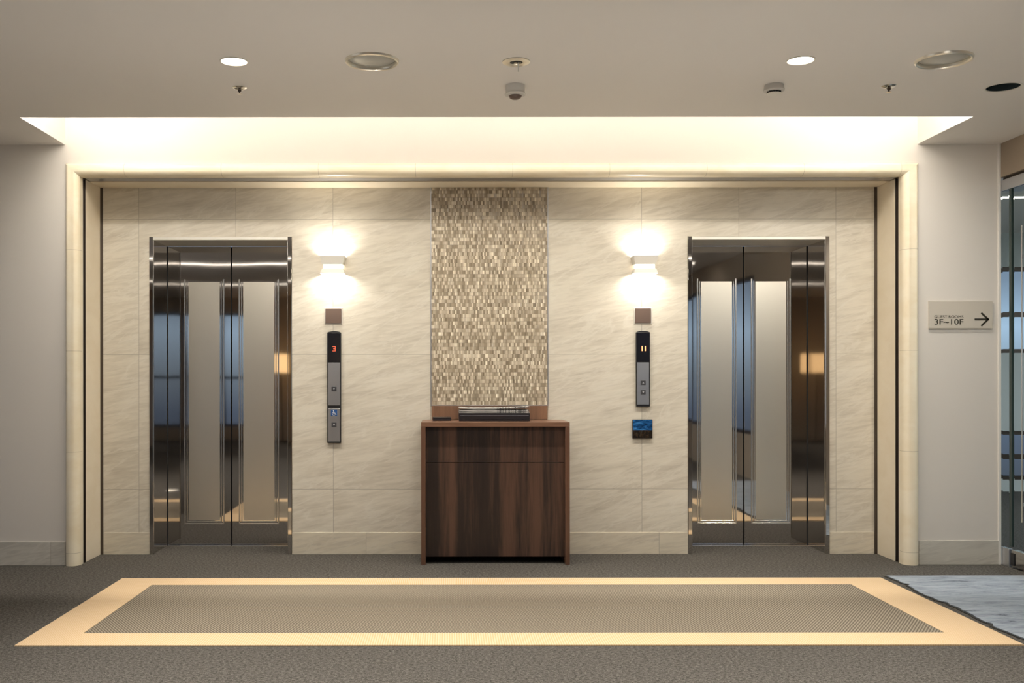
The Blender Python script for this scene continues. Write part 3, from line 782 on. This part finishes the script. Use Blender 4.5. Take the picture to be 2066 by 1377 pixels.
MB().lathe([(0, -.0425), (.037, -.0425), (.038, -.046), (.03, -.049), (0, -.049)], 32).build('cap', M['fixture_white'], e_, True)
# unlit recessed fitting
x, y, _ = HX[4]; e_ = empty('recessed_fitting', (x, y, ZC)); tag(e_, 'unlit dark recessed round ceiling opening at the right edge', 'ceiling fixture')
MB().lathe([(.0795, .0), (.0795, .11), (.0785, .11), (.0785, -.0005), (.083, -.0025), (.088, -.0025), (.089, -.0005), (.0795, 0)], 48).build('trim_ring', M['fixture_white'], e_, True)
MB().lathe([(0, .105), (.078, .105), (.078, .11), (0, .11)], 40).build('interior', M['dark_hole'], e_)
MB().lathe([(.0775, .002), (.0775, .104), (.076, .104), (.070, .06), (.0755, .002), (.0775, .002)], 40).build('baffle', mat('blue_grey_baffle', (.09, .12, .13), .25, .6), e_, True)
MB().box(-.018, .004, -.05, .05, .05, .10, .002, 1).build('lamp_body', M['dark_hole'], e_)

# linear slot lights across the lobby ceiling behind the viewpoint and in the side room
def slot(x0, x1, y, wdt, lab, z=ZC):
    e_ = empty('linear_light', ((x0+x1)/2, y, z)); tag(e_, lab, 'ceiling light', 'linear ceiling lights')
    h = (x1-x0)/2
    q = MB(); q.box(-h, h, -wdt/2-.012, -wdt/2, -.014, -.0005); q.box(-h, h, wdt/2, wdt/2+.012, -.014, -.0005); q.build('frame', M['fixture_white'], e_)
    MB().box(-h, h, -wdt/2, wdt/2, -.012, -.002).build('diffuser', M['slot_glow'], e_)
slot(-4.6, 3.2, 1.1, .10, 'long linear ceiling light across the lobby, nearest the portal')
slot(-4.6, 3.2, -1.8, .08, 'long linear ceiling light across the lobby, further from the portal')
slot(4.0, 7.8, 8.1, .08, 'linear ceiling light in the room beyond the glass door')
for x, tx, y, W in ((-1.3, -1.3, 3.5, 50), (.33, .33, 3.5, 40), (2.0, 2.2, 3.5, 50), (3.1, 3.2, 3.7, 85)):
    d = Vector((tx-x, YB-y, -2.3)).normalized()
    light('wall_wash_downlight', 'SPOT', (x, y, ZC-.02), W, CW, d.to_track_quat('-Z', 'Y').to_euler(), .06, spot=math.radians(88), blend=1.0)  # unseen spots added to brighten the walls
for k, (x, y) in enumerate(REAR):
    l_ = light('lobby_downlight', 'SPOT', (x, y, ZC-.02), 230 if y > 2 else 130, CW, (0, 0, 0), .05, spot=math.radians(88), blend=1.0)

# ------------------------------------------------------------------ carpets
def ring_box(b, xo0, xo1, yo0, yo1, xi0, xi1, yi0, yi1, z0, z1):
    O = [(xo0, yo0), (xo1, yo0), (xo1, yo1), (xo0, yo1)]; I = [(xi0, yi0), (xi1, yi0), (xi1, yi1), (xi0, yi1)]
    V = {}
    for k, r in (('o', O), ('i', I)):
        for z in (z0, z1): V[k, z] = [b.bm.verts.new((x, y, z)) for x, y in r]
    for i in range(4):
        j = (i+1) % 4
        b.bm.faces.new((V['o', z1][i], V['o', z1][j], V['i', z1][j], V['i', z1][i])); b.bm.faces.new((V['o', z0][i], V['i', z0][i], V['i', z0][j], V['o', z0][j]))
        b.bm.faces.new((V['o', z0][i], V['o', z0][j], V['o', z1][j], V['o', z1][i])); b.bm.faces.new((V['i', z0][i], V['i', z1][i], V['i', z1][j], V['i', z0][j]))
    bmesh.ops.recalc_face_normals(b.bm, faces=b.bm.faces[:]); return b
rg = empty('bordered_carpet', (.315, 5.12, 0)); tag(rg, 'large rectangular woven carpet with an amber border in front of the lifts', 'carpet')
o = ring_box(MB(), -1.912, 2.543, 4.393, 5.850, -1.683, 2.293, 4.600, 5.660, .0005, .006).build('border', M['border'], rg); at_empty(o, rg)
o = MB().box(-1.682, 2.292, 4.601, 5.659, .0005, .0055).build('woven_field', M['field'], rg); at_empty(o, rg)
# grey-blue carpet with an irregular left edge
b = MB(); ny = 90; x_r = 3.47; lo, hi = [], []
edge = []
rnd = random.Random(3)
for i in range(ny+1):
    y = 2.8+(5.905-2.8)*i/ny
    edge.append((2.598+.012*math.sin(y*9)+rnd.uniform(-.005, .005)+(.020 if i % 13 == 5 else 0), y))
pts = edge+[(x_r, 5.905), (x_r, 2.8)]
lo = [b.bm.verts.new((x, y, .0005)) for x, y in pts]; hi = [b.bm.verts.new((x, y, .006)) for x, y in pts]
b.bm.faces.new(lo[::-1]); b.bm.faces.new(hi)
for i in range(len(pts)):
    j = (i+1) % len(pts); b.bm.faces.new((lo[i], lo[j], hi[j], hi[i]))
bmesh.ops.recalc_face_normals(b.bm, faces=b.bm.faces[:])
bmesh.ops.triangulate(b.bm, faces=[f for f in b.bm.faces if len(f.verts) > 4])
wc = empty('wave_carpet', (3.03, 4.2, 0)); tag(wc, 'grey-blue carpet with wavy streaks and a ragged left edge at the right', 'carpet')
o = b.build('pile', M['wave'], wc); at_empty(o, wc)
b = MB(); pts = [(e2[0]-.013+rnd.uniform(-.004, .003), e2[1]) for e2 in edge]
lo = [[b.bm.verts.new((x, y, z)) for z in (.0005, .003)] for x, y in pts]; hi = [[b.bm.verts.new((e2[0]-.001, e2[1], z)) for z in (.0005, .003)] for e2 in edge]
for i in range(ny):
    b.bm.faces.new((lo[i][1], hi[i][1], hi[i+1][1], lo[i+1][1])); b.bm.faces.new((lo[i][0], lo[i][1], lo[i+1][1], lo[i+1][0]))
o = b.build('edge_strip', M['rubber'], wc); at_empty(o, wc)

# ------------------------------------------------------------------ glass door on the right
gd = empty('glass_door', (XE+.06, 5.2, 0)); tag(gd, 'steel-framed glass door at the right edge beside the arrow sign', 'glass door')
def gpart(mb, name, m, par=None): o = mb.build(name, m, par or gd); at_empty(o, gd) if par is None else None; return o
gpart(MB().box(XE+.003, XE+.13, 4.42, YF-.0005, 2.35, 2.418, .002, 1), 'top_rail', M['steel_sat'])
gpart(MB().box(XE+.02, XE+.12, 4.42, YF-.0005, 2.4185, 2.4365), 'shadow_gap', M['dark_metal'])
gpart(MB().box(XE+.0045, XE+.016, 6.190, YF-.0005, .1135, 2.3495), 'side_glass', M['glass'])
gpart(MB().box(XE+.0045, XE+.030, 6.190, YF-.0005, 0, .113, .002, 1), 'side_base', M['steel_sat'])
gpart(MB().box(XE+.006, XE+.021, 6.164, 6.189, .13, 2.3495), 'glass_edge', M['glass_edge'])
gpart(MB().box(XE+.010, XE+.021, 4.45, 6.157, .113, 2.3495), 'glass_leaf', M['glass'])
gpart(MB().box(XE+.004, XE+.050, 4.45, 6.165, .010, .112, .002, 1), 'bottom_rail', M['steel'])
gpart(MB().box(XE-.001, XE+.0035, 6.125, 6.165, .02, .095, .001, 1), 'pivot_cover', M['black'])
gpart(MB().box(XE-.012, XE-.006, 6.020, 6.030, .30, 2.10, .002, 1).box(XE-.006, XE+.0095, 6.021, 6.029, .4, .42).box(XE-.006, XE+.0095, 6.021, 6.029, 1.9, 1.92), 'pull_bar', M['steel_edge'])

# ------------------------------------------------------------------ warm lamp on the rear wall (seen in the door reflections)
for x, lab in ((-3.0, 'warm floor lamp with drum shade near the corner window at the rear wall'), (-1.6, 'warm floor lamp with drum shade in the middle of the rear wall')):
    e_ = empty('floor_lamp', (x, -4.0, 0)); tag(e_, lab, 'lamp', 'floor lamps at the rear wall')
    MB().lathe([(0, 0), (.14, 0), (.14, .02), (.012, .03), (.012, 1.25), (0, 1.25)], 32).build('stand', M['dark_metal'], e_, True)
    MB().lathe([(.20, 1.25), (.20, 1.58), (.196, 1.58), (.196, 1.25), (.20, 1.25)], 40).build('lamp_shade', M['shade_glow'], e_, True)
# fill lights added in the floor, just out of frame, to brighten the ceiling
for x, lab in ((-1.05, 'recessed floor uplight, left one of the row in front of the bordered carpet'), (.33, 'recessed floor uplight, middle one of the row in front of the bordered carpet'), (1.7, 'recessed floor uplight, right one of the row in front of the bordered carpet')):
    e_ = empty('floor_uplight', (x, 3.6, 0)); tag(e_, lab, 'floor light', 'floor uplights in the lobby carpet')
    MB().lathe([(.06, .0005), (.085, .0005), (.085, .003), (.06, .004), (.06, .0005)], 40).build('trim_ring', M['steel_sat'], e_, True)
    MB().lathe([(0, .0005), (.0595, .0005), (.0595, .003), (0, .003)], 32).build('lens', M['sconce_glow'], e_)
    d = Vector((x*.4, .8, 2.6)).normalized()
    light('floor_uplight_beam', 'SPOT', (0, 0, .02), 38, CW, d.to_track_quat('-Z', 'Y').to_euler(), .05, parent=e_, spot=math.radians(112), blend=1.0)
light('side_room_light', 'AREA', (7.2, 6.6, 2.6), 120, (.85, .93, 1), (0, 0, 0), 1.2, 1.2)  # added out of sight to brighten the room behind the glass
